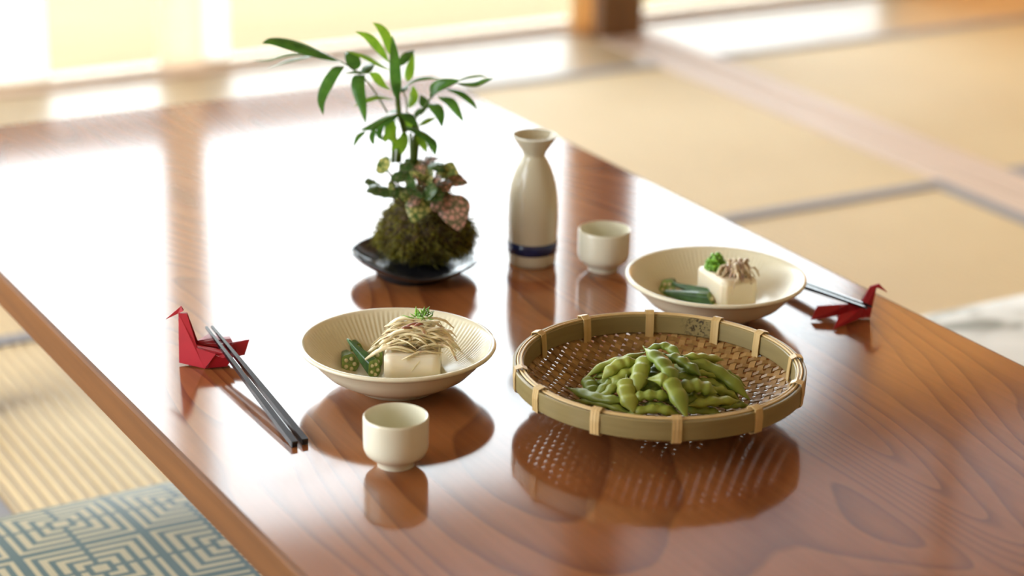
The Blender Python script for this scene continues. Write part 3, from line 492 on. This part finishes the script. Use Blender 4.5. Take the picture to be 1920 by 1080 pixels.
okra((.7625, 1.6150, .3460), (.7560, 1.5925, .3460), .0078, 'stubby cut okra piece leftmost in the near bowl', .5, 'okra in the near bowl', .1, .5)
okra((.7960, 1.6160, .3470), (.7790, 1.5925, .3465), .0080, 'cut okra piece against the near tofu, behind the leaning piece', .6, 'okra in the near bowl', .5, .4)
okra((.7760, 1.6280, .3480), (.7740, 1.6160, .3475), .0056, 'small okra ring at the back of the near bowl', .1, 'okra in the near bowl', .2, .8)
okra((1.0925, 1.6120, .3500), (1.1245, 1.5740, .3470), .0088, 'dark okra piece at the front of the far bowl', .9, 'okra in the far bowl', .3, .25)
okra((1.1080, 1.6210, .3530), (1.1405, 1.5625, .3490), .0082, 'okra piece with its cut face against the far tofu', 1.1, 'okra in the far bowl', .6, .2)
okra((1.1180, 1.6360, .3490), (1.1030, 1.6230, .3490), .0075, 'short okra piece at the back of the far bowl', .6, 'okra in the far bowl', .2, .5)
# ------------------------------------------------------------------ bamboo basket
BK = Vector((.9539, 1.4097, TZ)); bk = tag(empty('bamboo_basket', BK), 'round shallow woven bamboo basket heaped with green edamame', 'basket')
RB = .1205
def zb(r):     # height of the woven bowl
    if r < .055: return .0035+.0012*(r/.055)**2
    t = (r-.055)/(RB-.055); return .0047+.0275*t**1.55
def strip(ang, off, wd, ph, spacing, amp, mat, name):
    d = Vector((math.cos(ang), math.sin(ang), 0)); e = Vector((-d.y, d.x, 0))
    half = math.sqrt(max(0, (RB-.0025)**2-off*off)); n = max(3, int(2*half/(spacing*.5))); vs = []; fs = []; th = .0007
    k0 = math.ceil(-half/(spacing*.5)); k1 = math.floor(half/(spacing*.5)); S = [-half]+[k*spacing*.5 for k in range(k0, k1+1)]+[half]
    for s in S:
        a = amp*math.cos(PI*s/spacing+ph*PI)
        for w_, z_ in ((-wd/2, th/2), (wd/2, th/2), (wd/2, -th/2), (-wd/2, -th/2)):
            p = d*s+e*(off+w_); vs.append((p.x, p.y, zb(min(p.length, RB))+a+z_+.0006))
    for i in range(len(S)-1):
        for j in range(4): fs.append((4*i+j, 4*i+4+j, 4*i+4+(j+1) % 4, 4*i+(j+1) % 4))
    fs += [(3, 2, 1, 0), tuple(4*(len(S)-1)+j for j in range(4))]
    return MB().add(vs, fs).build(name, mat, bk)
WA = math.radians(-49); SPW, SPF = .0086, .0060
nW = int((RB-.006)/SPW); nF = int((RB-.006)/SPF)
for i in range(-nF, nF+1): strip(WA, i*SPF, .0036, i % 2, SPW, .00085, M['weave'], 'bamboo_strip')
for i in range(-nW, nW+1): strip(WA+PI/2, i*SPW, .0054, (i+1) % 2, SPF, .00085, M['weave2'], 'bamboo_strip')
def ring(name, ri, ro, z0, z1, mat, rnd_=.0006, lean=0.0):
    e = rnd_
    pr = [(ri+e, z0), (ro-e, z0), (ro, z0+e), (ro+lean, z1-e), (ro+lean-e, z1), (ri+lean+e, z1), (ri+lean, z1-e), (ri, z0+e), (ri+e, z0)]
    return sharp(MB().lathe(pr, 120).build(name, mat, bk, True), 35)
ring('outer_hoop', .1185, .1217, .0295, .0465, M['hoop'], .0008, .0005)
ring('inner_hoop', .1120, .1146, .0300, .0462, M['hoop_in'], .0008, .0008)
for k, (rr, zz) in enumerate(((.1165, .0462), (.1152, .0468), (.1179, .0468))):
    pr = [(rr+.0010*math.cos(2*PI*j/8), zz+.0010*math.sin(2*PI*j/8)) for j in range(9)]
    MB().lathe(pr, 120).build('rim_cane', M['cane'] if k else M['hoop'], bk, True)
for thd in (121, 91, 61, 38, 8, -20, -53, -86.6, -117.7, -147.7, -170, 149):
    th = math.radians(thd) - YAW
    root = None
    for q in range(3):
        da = (q-1)*.0026/.118; a = th+da; d = Vector((math.cos(a), math.sin(a), 0)); t = Vector((-d.y, d.x, 0))
        lo = .0265
        path = [d*.1105+Vector((0, 0, lo)), d*.1110+Vector((0, 0, .036)), d*.1122+Vector((0, 0, .0475)), d*.1165+Vector((0, 0, .0496)), d*.1218+Vector((0, 0, .0482)), d*.1228+Vector((0, 0, .040)), d*.1222+Vector((0, 0, .0285)), d*.1180+Vector((0, 0, .0262)), d*.1105+Vector((0, 0, lo))]
        vs = []; fs = []
        for i, p in enumerate(path):
            nx = path[min(i+1, len(path)-1)]-path[max(i-1, 0)]; nr = t.cross(nx).normalized()*.0004
            for w_, s_ in ((-.0012, 1), (.0012, 1), (.0012, -1), (-.0012, -1)): vs.append(p+t*w_-nr*s_)
        for i in range(len(path)-1):
            for j in range(4): fs.append((4*i+j, 4*i+4+j, 4*i+4+(j+1) % 4, 4*i+(j+1) % 4))
        if root is None: root = MB().add(vs, fs).build('rim_binding', M['cane'], bk)
        else: MB().add(vs, fs).build('cane_strand', M['cane'], root)
# ------------------------------------------------------------------ edamame
def pod(pts, wd, label, grp, seed):
    r = random.Random(seed); pts = [Vector(p) for p in pts]; l0 = (pts[-1]-pts[0]).length; ex = max(.0035, (.036-l0)/2)
    a_ = (pts[0]-pts[1]).normalized(); b_ = (pts[-1]-pts[-2]).normalized(); pts = [pts[0]+a_*ex-Vector((0, 0, ex*.25))]+pts[1:-1]+[pts[-1]+b_*ex-Vector((0, 0, ex*.25))]
    P = cr(pts, 22); L = sum((P[i+1]-P[i]).length for i in range(22)); base = P[0].copy()
    nb = 2 if L < .036 else 3; root = tag(empty('edamame_pod', base), label, 'edamame', grp)
    w2 = wd/2*1.18; rad = []; n = 14
    upv = Vector((r.uniform(-.5, .5), r.uniform(-.5, .5), 1)); vs = []; fs = []
    for i, p in enumerate(P):
        t = i/22; env = min(1, (t/.26)**.75 if t > 0 else 0, ((1-t)/.22)**.75 if t < 1 else 0); env = max(env, .10)
        bn = max(math.exp(-((t-(.12+.76*(k+.5)/nb))/(.30/nb))**2) for k in range(nb))
        rr = w2*env*(.86+.17*bn); tk = w2*env*(.40+.38*bn)
        tg = (P[min(i+1, 22)]-P[max(i-1, 0)]).normalized(); a = tg.cross(upv).normalized(); b = a.cross(tg)
        for j in range(n):
            th = 2*PI*j/n; c, s = math.cos(th), math.sin(th); c = math.copysign(abs(c)**.9, c)
            vs.append(p-base+a*c*rr*(1.05 if j in (0,) else 1)+b*s*tk)
    for i in range(22):
        for j in range(n): fs.append((i*n+j, i*n+(j+1) % n, (i+1)*n+(j+1) % n, (i+1)*n+j))
    fs += [tuple(reversed(range(n))), tuple(22*n+j for j in range(n))]
    MB().add(vs, fs).build('pod_shell', M['pod'], root, True)
    t0 = (P[0]-P[1]).normalized(); MB().tube([Vector((0, 0, 0))-t0*.001, t0*.0016, t0*.0034+Vector((0, 0, .0004))], [w2*.17, w2*.10, w2*.07], 6).build('stalk', M['pod_tip'], root, True)
    return root
POD_LABELS = {0: 'broad edamame pod sloping down from the very top of the heap', 1: 'short edamame pod peeking out behind the top of the heap', 2: 'curved edamame pod pointing down just below the top pod, to its left',
 3: 'long thin dark edamame pod trailing off the upper left of the heap', 4: 'plump edamame pod lying under the long dark pod, upper left of the heap', 5: 'edamame pod lying across the back right of the heap',
 6: 'bumpy edamame pod sloping right from just behind the top pod', 7: 'longest edamame pod, sloping down the right side of the heap', 8: 'small pod tip poking out under the bumpy pod on the right slope',
 9: 'bent three-bean edamame pod running down the middle of the heap front', 10: 'smooth oval edamame pod right of the bent middle pod', 11: 'edamame pod lying level at the lower right of the heap',
 12: 'upright edamame pod at the left centre of the heap front', 13: 'level edamame pod in the centre, left of the bent middle pod', 14: 'pointed edamame pod sticking out furthest left of the heap',
 15: 'bright flat edamame pod lowest at the left front of the heap', 17: 'short pod end standing at the left edge of the heap, above the pointed pod', 18: 'small pod in the left of the heap, next to the short standing pod', 19: 'rounded pod end in the left of the heap, beside the upright pod',
 20: 'pale pod end just left of the curved pod below the top', 21: 'flat pod under the long dark pod at the upper left', 22: 'small pod right of the smooth oval pod, tucked below the longest pod', 23: 'dull pod at the right of the heap between the longest pod and the level pod',
 24: 'round pod end showing behind the longest pod at the back right', 25: 'small pod furthest right at the back of the heap', 26: 'shaded pod under the bumpy pod, right of the top pod', 27: 'small shaded pod between the centre pod and the front pod',
 28: 'dark shaded pod lying along the bottom right of the heap, below the level pod', 29: 'pod tip lowest at the far right front of the heap',
 16: 'level edamame pod lowest at the front centre, beside the rim'}
for i, (pts, wd) in enumerate(PODS):
    pod(pts, wd, POD_LABELS.get(i, 'partly buried green edamame pod low in the heap'), 'edamame in the basket', i)
# ------------------------------------------------------------------ chopsticks and cranes
def chopstick(butt, tip, label):
    b = Vector(butt); t = Vector(tip); d = t-b
    root = tag(empty('chopstick', b), label, 'chopstick', 'black chopsticks')
    MB().tube([d*.012, d*.3, d*.7, d*.995, d], [.0037, .0034, .0025, .0014, .0009], 4, True, 1, (0, 0, 1), 0, PI/4).build('shaft', M['black'], root)
    MB().tube([d*0, d*.004, d*.012], [.0030, .0037, .0037], 4, True, 1, (0, 0, 1), 0, PI/4).build('end_cap', M['black'], root)
chopstick((.6557, 1.4852, TZ+.0028), (.6722, 1.7136, .353), 'black chopstick on the near red crane, the one further from the bowl')
chopstick((.6655, 1.4860, TZ+.0028), (.6773, 1.7125, .353), 'black chopstick on the near red crane, the one closer to the bowl')
chopstick((1.2223, 1.7255, TZ+.0028), (1.2428, 1.4963, .3475), 'black chopstick on the far red crane, the one closer to the bowl')
chopstick((1.2325, 1.7255, TZ+.0028), (1.2492, 1.4975, .3475), 'black chopstick on the far red crane, the one nearer the table edge')
def sheet(name, quads, parent, mat, th=.0006):
    """folded paper: flat facets given real thickness"""
    mb = MB()
    for q in quads: mb.add(q, [tuple(range(len(q)))])
    o = mb.build(name, mat, parent); s = o.modifiers.new('s', 'SOLIDIFY'); s.thickness = th; s.offset = 0; return o
def crane(loc, rz, K, flip, label):
    """local x runs from neck to tail, y is sideways, z up"""
    root = tag(empty('origami_crane', loc, rz), label, 'origami', 'red origami cranes')
    f = flip
    def V(x, y, z): return (x*K, y*K*f, z*K)
    nf, nb_ = (0, 0, .003), (.016, 0, .027)
    sheet('neck', [[V(0, 0, .0015), V(.0235, -.0085, .0), V(.0165, -.0045, .020), V(.0085, -.0012, .0483), V(.001, 0, .0480)],
                   [V(0, 0, .0015), V(.0235, .0085, .0), V(.0165, .0045, .020), V(.0085, .0012, .0483), V(.001, 0, .0480)]], root, M['red'])
    hd = sheet('head', [[V(.0005, -.0004, .0475), V(.0055, -.0016, .0505), V(.0036, 0, .0548), V(-.0105, 0, .0420)],
                   [V(.0005, .0004, .0475), V(.0055, .0016, .0505), V(.0036, 0, .0548), V(-.0105, 0, .0420)]], root, M['red'])
    sheet('body', [[V(.0165, -.0065, .0185), V(.0235, -.0105, .0), V(.034, -.0105, .0145)], [V(.0165, .0065, .0185), V(.0235, .0105, .0), V(.034, .0105, .0145)],
                   [V(.0255, -.0085, .0005), V(.043, -.006, .0015), V(.050, -.007, .0130), V(.033, -.0095, .0150)],
                   [V(.0255, .0085, .0005), V(.043, .006, .0015), V(.050, .007, .0130), V(.033, .0095, .0150)],
                   [V(.0235, -.0085, 0.0002), V(.0235, .0085, .0002), V(.043, .006, .0015), V(.043, -.006, .0015)]], root, M['red'])
    # pleated fans of the wings folded back along the body
    for s in (-1, 1):
        qs = []; ends = [(.0400, .0105), (.0480, .0128), (.0455, .0138), (.0425, .0146), (.0395, .0150), (.0330, .0152), (.0270, .0158)]
        if s == 1: ends = [(.0480, .0128), (.0470, .0136), (.0455, .0142), (.0430, .0146), (.0408, .0148), (.0330, .0140), (.0226, .0160)]
        fy = [.0098, .0092, .0078, .0062, .0044, .0026, .0010] if s == -1 else [.006, .011, .017, .023, .031, .028, .034]
        ap = (.0155, .0205)
        for k in range(len(ends)-1):
            y0 = s*fy[k]; y1 = s*fy[k+1]; zz = .0012
            qs.append([V(ap[0], s*.0045, ap[1]-.0030+.0006*k), V(ends[k][0], y0, ends[k][1]+zz*(k % 2)), V(ends[k+1][0], y1, ends[k+1][1]+zz*((k+1) % 2))])
        wg = sheet('wing', qs, root, M['red'])
        if s == -1:
            for k in (0, 1, 2):
                a = Vector(V(ap[0]+.002, s*.0052, ap[1]-.0022+.0006*k)); b = Vector(V(ends[k][0]*.92, s*(fy[k]+.0004), ends[k][1]+.0016))
                MB().tube([a, (a+b)/2, b], .00018, 5).build('crease', M['crease'], wg)
    sheet('tail', [[V(.034, .004, .0150), V(.0606, .013, .0195), V(.0566, .009, .0065), V(.040, .001, .0050)],
                   [V(.034, .010, .0150), V(.0606, .0135, .0195), V(.0566, .0125, .0065), V(.040, .009, .0050)]], root, M['red'])
    return root
crane((.6383, 1.6934, TZ+.0006), -YAW, 1.0, 1, 'red folded paper crane on the near side, left of the bowl, with raised neck')
def splayed_crane(loc, rz, label):
    """local x runs from the neck towards the tail, y points to the near side, z up"""
    root = tag(empty('origami_crane', loc, rz), label, 'origami', 'red origami cranes')
    def S(name, *q): return sheet(name, [list(x) for x in q], root, M['red'])
    S('neck', ((0, 0, .001), (.0110, .0055, .002), (.0092, .003, .0165), (.0022, .0006, .0318), (-.0040, 0, .0318)), ((0, 0, .001), (.0110, -.0055, .002), (.0092, -.003, .0165), (.0022, -.0006, .0318), (-.0040, 0, .0318)))
    S('head', ((.0022, .0008, .0316), (-.0060, .0004, .0345), (-.0148, 0, .0255), (-.0062, .0006, .0300)), ((.0022, -.0008, .0316), (-.0060, -.0004, .0345), (-.0148, 0, .0255), (-.0062, -.0006, .0300)))
    S('body', ((.0005, .002, .001), (.0085, .003, .0150), (.0210, .004, .0135), (.0240, .009, .001)), ((.0005, -.002, .001), (.0085, -.003, .0150), (.0210, -.002, .0135), (.0300, -.004, .001)))
    S('wing', ((.0180, -.001, .0135), (.0508, .001, .0112), (.0575, .0115, .001), (.0330, .005, .0030)))
    S('wing', ((.0070, .0045, .0128), (.0324, .0190, .0092), (.0390, .0345, .0008), (.0110, .0085, .0025)))
    S('tail', ((.0200, .0005, .0140), (.0300, .0060, .0125), (.0330, .0090, .0030), (.0220, .0050, .0020)))
    return root
splayed_crane((1.2585, 1.5102, TZ+.0006), PI-YAW, 'red folded paper crane beyond the basket near the far table edge')
# ------------------------------------------------------------------ moss-ball plant on its dish
DC = Vector((.9288, 1.8125, TZ))
def wav(i, r, z, a):
    k = max(0, (r-.03)/.03); th = a+YAW
    return r*(1+k*(.045*math.cos(2*th+.5)+.03*math.sin(3*th+1.0))), z+k*(.0052*math.cos(th-PI)+.0028*math.cos(3*th+.9))
dp = [(0,.003),(.031,.003),(.032,0),(.0355,0),(.0362,.006),(.044,.0085),(.053,.0125),(.0595,.0175),(.0603,.0188),(.0597,.0194),(.0585,.0190),(.051,.0150),(.042,.0112),(.030,.0090),(0,.0085)]
tag(MB().lathe(dp, 96, wav).build('plant_dish', M['dish'], None, True, DC), 'dark glossy footed dish with a wavy rim under the moss ball', 'dish')
PC = Vector((.9475, 1.8205, TZ))
pr_ = tag(empty('moss_ball_plant', PC, -YAW), 'moss ball planted with a small palm and spotted foliage', 'plant')
mo = Vector((.9507, 1.8262, TZ))-PC
Z0 = .0130
def mossr(dirv):   # squat ball, narrower on top
    z = dirv.z; return Vector((dirv.x*(.0415-.013*z+.006*max(0, -z)), dirv.y*(.0415-.013*z), .037*z))
def tuck(p):      # the ball narrows where it sits down into the dish
    k = min(1, .84+.16*max(0, p.z-Z0)/.016); return Vector((p.x*k, p.y*k, p.z))
bm = bmesh.new(); bmesh.ops.create_icosphere(bm, subdivisions=5, radius=1)
for v in bm.verts:
    d = v.co.normalized(); p = mossr(d); p *= 1+.09*noise.noise(d*3.1)+.07*noise.noise(d*9+Vector((3, 1, 2))); v.co = p+Vector((0, 0, Z0+.034))
    v.co = tuck(v.co)
    if v.co.z < Z0-.003: v.co.z = Z0-.003
me = bpy.data.meshes.new('moss_ball'); bm.to_mesh(me); bm.free(); me.materials.append(M['moss']); me.polygons.foreach_set('use_smooth', [True]*len(me.polygons))
ball = link('moss_ball', me, pr_)
rm = random.Random(11); mb = MB()
for i in range(5200):
    z = rm.uniform(-.95, 1); a = rm.uniform(0, 2*PI); q = math.sqrt(1-z*z); d = Vector((q*math.cos(a), q*math.sin(a), z))
    p = mossr(d)*(1+.09*noise.noise(d*3.1)); p.z += Z0+.034; p = tuck(p)
    nrm = (d+Vector((rm.uniform(-.8, .8), rm.uniform(-.8, .8), rm.uniform(-1.0, .4)))).normalized(); L = rm.uniform(.003, .0095)*(1.3 if z < .1 else .8)*(1.5 if i % 7 == 0 else 1)
    sd = nrm.cross(Vector((rm.uniform(-1, 1), rm.uniform(-1, 1), rm.uniform(-1, 1)))).normalized()*rm.uniform(.0004, .0009); up_ = nrm.cross(sd).normalized()*L*.25
    if (p+nrm*L).z < Z0+.001: continue
    mb.add([p-sd, p+sd, p+nrm*L*.55+sd*.8+up_, p+nrm*L*.55-sd*.8+up_, p+nrm*L], [(0, 1, 2, 3), (3, 2, 4)])
tag(mb.build('moss_strands', M['mossy'], ball), kind='stuff')
def blade(pts, wd, mat, name, droop_up=(0, 0, 1), fold=.22, tipsharp=1.0):
    P = cr(pts, 12); mb = MB(); vs = []; fs = []; n = 5
    for i, p in enumerate(P):
        t = i/12; tg = (P[min(i+1, 12)]-P[max(i-1, 0)]).normalized()
        U = Vector((0, -.12, 1)).lerp(Vector(droop_up), min(1, t*1.7)**.8); a = tg.cross(U)
        if a.length < .15: a = tg.cross(Vector((.2, -1, .2)))
        a.normalize(); b = a.cross(tg).normalized()
        w_ = wd/2*max(.03, (math.sin(PI*min(1, t**.75))**.8 if t < 1 else 0))
        for j in range(n):
            s = (j-2)/2; vs.append(p+a*w_*s+b*(abs(s)**1.3)*w_*fold*-1)
    for i in range(12):
        for j in range(n-1): fs.append((i*n+j, i*n+j+1, (i+1)*n+j+1, (i+1)*n+j))
    return mb.add(vs, fs).build(name, mat, pr_, True)
SH = Vector((mo.dot(r0), mo.dot(Vector((math.sin(YAW), math.cos(YAW), 0))), 0))
def LP(p): return Vector(p)+SH
def facing(pts, wdt):
    """leaf blades seen broad-side: turn drooping blades to present their upper face outwards"""
    return (0, 0, 1)
for i, (pts, wd, sh) in enumerate(PALM_LEAVES):
    P = [LP(p) for p in pts]; d = (P[-1]-P[0])
    steep = abs(d.z)/max(1e-6, d.length)
    upv = (0.15*math.sin(i*2.1), -.85-.25*math.cos(i*1.7), .5) if steep > .5 else (.1*math.sin(i), -.48, .9)
    blade(P, wd, (M['palm'], M['palm_pale'], M['palm_young'])[sh], 'palm_leaf', upv)
for pts, rad in PALM_STEMS:
    P = cr([LP(p) for p in pts], 10); MB().tube(P, [rad*1.3*(1.1-.3*i/10) for i in range(11)], 8).build('stem', M['twig'] if rad < .0005 else M['stem'], pr_, True)
for i, (a, b, wd, k) in enumerate(SPOT_LEAVES):
    A, B = LP(a), LP(b); d = B-A; up_ = Vector((.2*math.sin(i*3), -.8, .6)) if abs(d.z) > .35*d.length else Vector((.15*math.sin(i*2), -.5, .85))
    mid = (A+B)/2+up_.normalized()*d.length*.10
    P = cr([A, mid, B], 10); mb = MB(); vs = []; fs = []
    for q, p in enumerate(P):
        t = q/10; tg = (P[min(q+1, 10)]-P[max(q-1, 0)]).normalized(); sd = tg.cross(up_).normalized(); nn = sd.cross(tg).normalized()
        w_ = wd*.68*max(.05, math.sin(PI*min(1, t**.70))**.75 if 0 < t < 1 else .05)
        for j in range(7):
            s = (j-3)/3; vs.append(p+sd*w_*s-nn*(s*s*w_*.25)+nn*.0006*math.sin(q*2.2+j))
    for q in range(10):
        for j in range(6): fs.append((q*7+j, q*7+j+1, (q+1)*7+j+1, (q+1)*7+j))
    o = mb.add(vs, fs).build('spotted_leaf', M['spot%d' % k], pr_, True)
    root_pt = Vector((A.x*.45, A.y*.45, max(.05, A.z-.030)))
    MB().tube(cr([root_pt, (root_pt+A)/2+Vector((0, -.002, .002)), A], 6), .0011, 6).build('leaf_stalk', M['twig'], pr_, True)
# ------------------------------------------------------------------ floor cushions
def cushion(name, cx, cy, sx, sy, h, mat, label, bottom=.003):
    root = tag(empty(name, (cx, cy, bottom)), label, 'cushion', 'floor cushions')
    N = 44
    def face(sgn):
        vs = []; fs = []
        for i in range(N+1):
            for j in range(N+1):
                u = -1+2*i/N; v = -1+2*j/N; u = math.sin(u*PI/2); v = math.sin(v*PI/2)
                e = max(0, 1-abs(u)**7)**.55*max(0, 1-abs(v)**7)**.55*(.72+.28*(1-u*u)*(1-v*v))
                pinch = 1-.025*(1-abs(u*v))
                z = h*.42+sgn*e*h*(.58 if sgn > 0 else .42)
                if sgn > 0: z += .0015*noise.noise(Vector((u*3, v*3, 1)))*e
                vs.append((u*sx/2*(pinch if abs(u) > .5 else 1), v*sy/2*(pinch if abs(v) > .5 else 1), z))
        for i in range(N):
            for j in range(N):
                a = i*(N+1)+j; f = (a, a+N+1, a+N+2, a+1); fs.append(f if sgn > 0 else f[::-1])
        return vs, fs
    mb = MB(); mb.add(*face(1)); mb.add(*face(-1)); mb.build('cover', mat, root, True)
    pts = [(sx/2*.985*a, sy/2*.985*b, h*.42) for a, b in ((-1, -1), (1, -1), (1, 1), (-1, 1), (-1, -1))]
    MB().tube(pts, .003, 8).build('piping', mat, root, True)
    return root
cushion('floor_cushion', .605, 1.765, .58, .60, .066, M['brocade'], 'teal floor cushion with cream concentric square brocade, half under the table')
cushion('floor_cushion', 1.80, 1.775, .62, .62, .075, M['palecush'], 'pale grey green patterned floor cushion beyond the far table edge')
